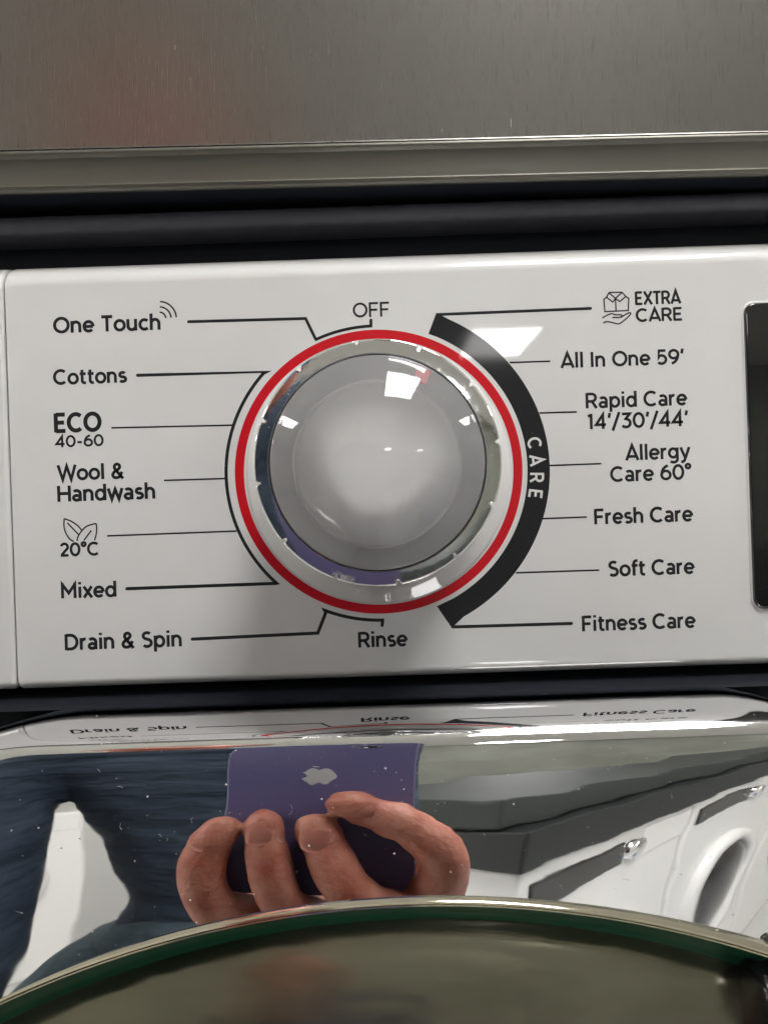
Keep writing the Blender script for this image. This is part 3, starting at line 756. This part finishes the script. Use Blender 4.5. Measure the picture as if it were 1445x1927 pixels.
# ================================================================== white machines opposite, dark counter over them
def other_machine():
    t = thing('shop_washing_machine', 'x', 'washing machine', group='white washing machines in the row behind the photographer')
    bm = bmesh.new(); box(bm, -.295, .295, 0, .55, 0, .85, .012); o = link('body', bm, M_WHITE2, t); smooth_by_angle(o, 60)
    bm = bmesh.new(); box(bm, -.02, .27, -.006, .02, .745, .815, .006); link('display', bm, M_BLACKG, t)
    bm = bmesh.new(); box(bm, -.285, -.09, -.004, .02, .735, .835, .004); link('detergent_drawer', bm, M_WHITE2, t)
    bm = bmesh.new(); lathe(bm, [(.20, .01), (.20, -.012), (.185, -.03), (.160, -.032), (.150, -.02), (.150, .0)], 48, None, 0, .42); d = link('door_ring', bm, M_WHITE2, t, True)
    bm = bmesh.new(); lathe(bm, [(.150, -.012), (.12, -.03), (.06, -.045), (0, -.05)], 48, None, 0, .42); link('door_glass', bm, M_BLACKG, d, True)
    bm = bmesh.new(); lathe(bm, [(.03, .01), (.03, -.02), (.0, -.025)], 24, None, -.05, .78); link('knob', bm, M_CHROME, t, True)
    return t
A = Vector((.40, -1.20, FLOOR)); B = Vector((1.30, -2.10, FLOOR)); dr = (B-A).normalized()
yaw = math.atan2(dr.y, dr.x)+PI
pm = other_machine()
spots = [A+dr*(.60*i) for i in (0, 1.01, 2.02, 3.03)]
lab = ['white washing machine nearest the photographer in the row mirrored at the right', 'second white washing machine along the mirrored row', 'third white washing machine along the mirrored row', 'farthest white washing machine of the mirrored row']
for i, s in enumerate(spots):
    o = pm if i == 0 else copy_thing(pm)
    o.location = s; o.rotation_euler = (0, 0, yaw); o['label'] = lab[i]
pl = copy_thing(pm); pl.location = (-1.22, -2.55, FLOOR); pl.rotation_euler = (0, 0, PI+.35); bm = bmesh.new(); box(bm, -.05, -.01, -.003, .0, .62, .64); link('sticker', bm, M_STICK, pl)
bm = bmesh.new(); box(bm, -.10, .0, -.003, .0, .16, .19); link('sticker', bm, M_STICK, pl)
pl['label'] = 'white washing machine seen mirrored beside the arm of the photographer'
# counter
ct = thing('counter', 'dark two-tone counter above the mirrored row of white machines', 'counter', A+Vector((0, 0, .85)), (0, 0, yaw))
bm = bmesh.new(); box(bm, -2.9, .32, -.02, .60, .004, .10, .006); link('counter_edge', bm, M_SHELF, ct)
bm = bmesh.new(); box(bm, -2.9, .32, .02, .60, .103, .18, .006); link('counter_top', bm, mat('grey_laminate', (.03, .036, .033), .5), ct)

bm = bmesh.new(); box(bm, -.15, .15, -.1, .1, 0, .34, .02); box(bm, -.13, .13, -.08, .08, .341, .36, .005); cr = link('blue_crate', bm, M_BLUE); cr.location = (.98, -1.02, FLOOR); cr['label'] = 'blue crate on the floor in front of the mirrored white machines'; cr['category'] = 'crate'
# ================================================================== dust and lint lying on the glossy parts
def flecks(name, n, fn, parent, seed, rmin=.00005, rmax=.00022, fib=.25):
    rnd = random.Random(seed); bm = bmesh.new()
    for i in range(n):
        p, nr = fn(rnd)
        r = rmin+(rmax-rmin)*rnd.random()**3
        if rnd.random() < fib:
            a = rnd.random()*6.28; u = nr.orthogonal().normalized(); v = nr.cross(u); L = r*(4+8*rnd.random()); cur = p+nr*.00003
            th = .000022; prev = None; c = (rnd.random()-.5)*1.6
            for k in range(6):
                d = u*math.cos(a)+v*math.sin(a); s = nr.cross(d)*th
                A_, B_ = bm.verts.new(cur+s), bm.verts.new(cur-s); T_ = bm.verts.new(cur+nr*th*1.5)
                if prev:
                    bm.faces.new((prev[0], A_, T_, prev[2])); bm.faces.new((prev[2], T_, B_, prev[1]))
                prev = (A_, B_, T_); cur = cur+d*L/5; a += c
        else:
            m4 = Matrix.Translation(p+nr*r*.2) @ Matrix.Rotation(rnd.random()*3, 4, 'Y') @ Matrix.Diagonal((1, .5, .5+rnd.random(), 1))
            q = [bm.verts.new(m4 @ (Vector(c)*r*(.7+.5*rnd.random()))) for c in ((1, 0, 0), (0, 1, 0), (-1, 0, 0), (0, -1, 0), (0, 0, 1), (0, 0, -1))]
            for k in range(4):
                bm.faces.new((q[k], q[(k+1) % 4], q[4])); bm.faces.new((q[(k+1) % 4], q[k], q[5]))
    o = link(name, bm, M_DUST, parent, recalc=False); o['kind'] = 'stuff'; return o
def on_bezel(r):
    x = (-80+160*r.random()); 
    if r.random() < .42:
        k = r.randrange(5, FR); y, z = BEZEL[k]; n = Vector((0, -.2, 1))
    else:
        za = ZC/MM+math.sqrt((RD/MM)**2-x*x); z = BEZEL[FR][1]+(za-BEZEL[FR][1])*r.random(); y = bez_y(z)+tw(x, z); n = Vector((0, -1, .1))
    d = drop(x*MM)
    return Vector((x*MM, y*MM, (z-d)*MM)), n.normalized()
flecks('dust', 330, on_bezel, bez, 3, .00004, .00028, .3)
flecks('dust', 90, lambda r: (Vector((-.095+.18*r.random(), 0, -.04+.1*r.random())), Vector((0, -1, 0))), pan, 5, .00003, .00013, .4)
def on_ring(r):
    a = r.random()*6.283; a = a if r.random() < .3 else math.radians(60+90*r.random())
    rad = (23.8+2.2*r.random()); h = 37.3-(rad-23.8)*1.0
    return Vector((kx+rad*MM*math.cos(a), -h*MM, kz+rad*MM*math.sin(a))), Vector((math.cos(a)*.3, -1, math.sin(a)*.3)).normalized()
flecks('dust', 160, on_ring, knob, 9, .00003, .00012, .15)
def on_lens(r):
    a = r.random()*6.283; rad = 21*math.sqrt(r.random()); u = rad/22.0
    if r.random() < .55: a = math.radians(60+r.gauss(0, 14)); rad = 14+r.gauss(0, 3.0); rad = min(rad, 21); u = rad/22.0
    return Vector((kx+rad*MM*math.cos(a), -(37.9+8.0*(1-u*u))*MM, kz+rad*MM*math.sin(a))), Vector((0, -1, 0))
flecks('dust', 190, on_lens, knob, 11, .00002, .00010, .3)
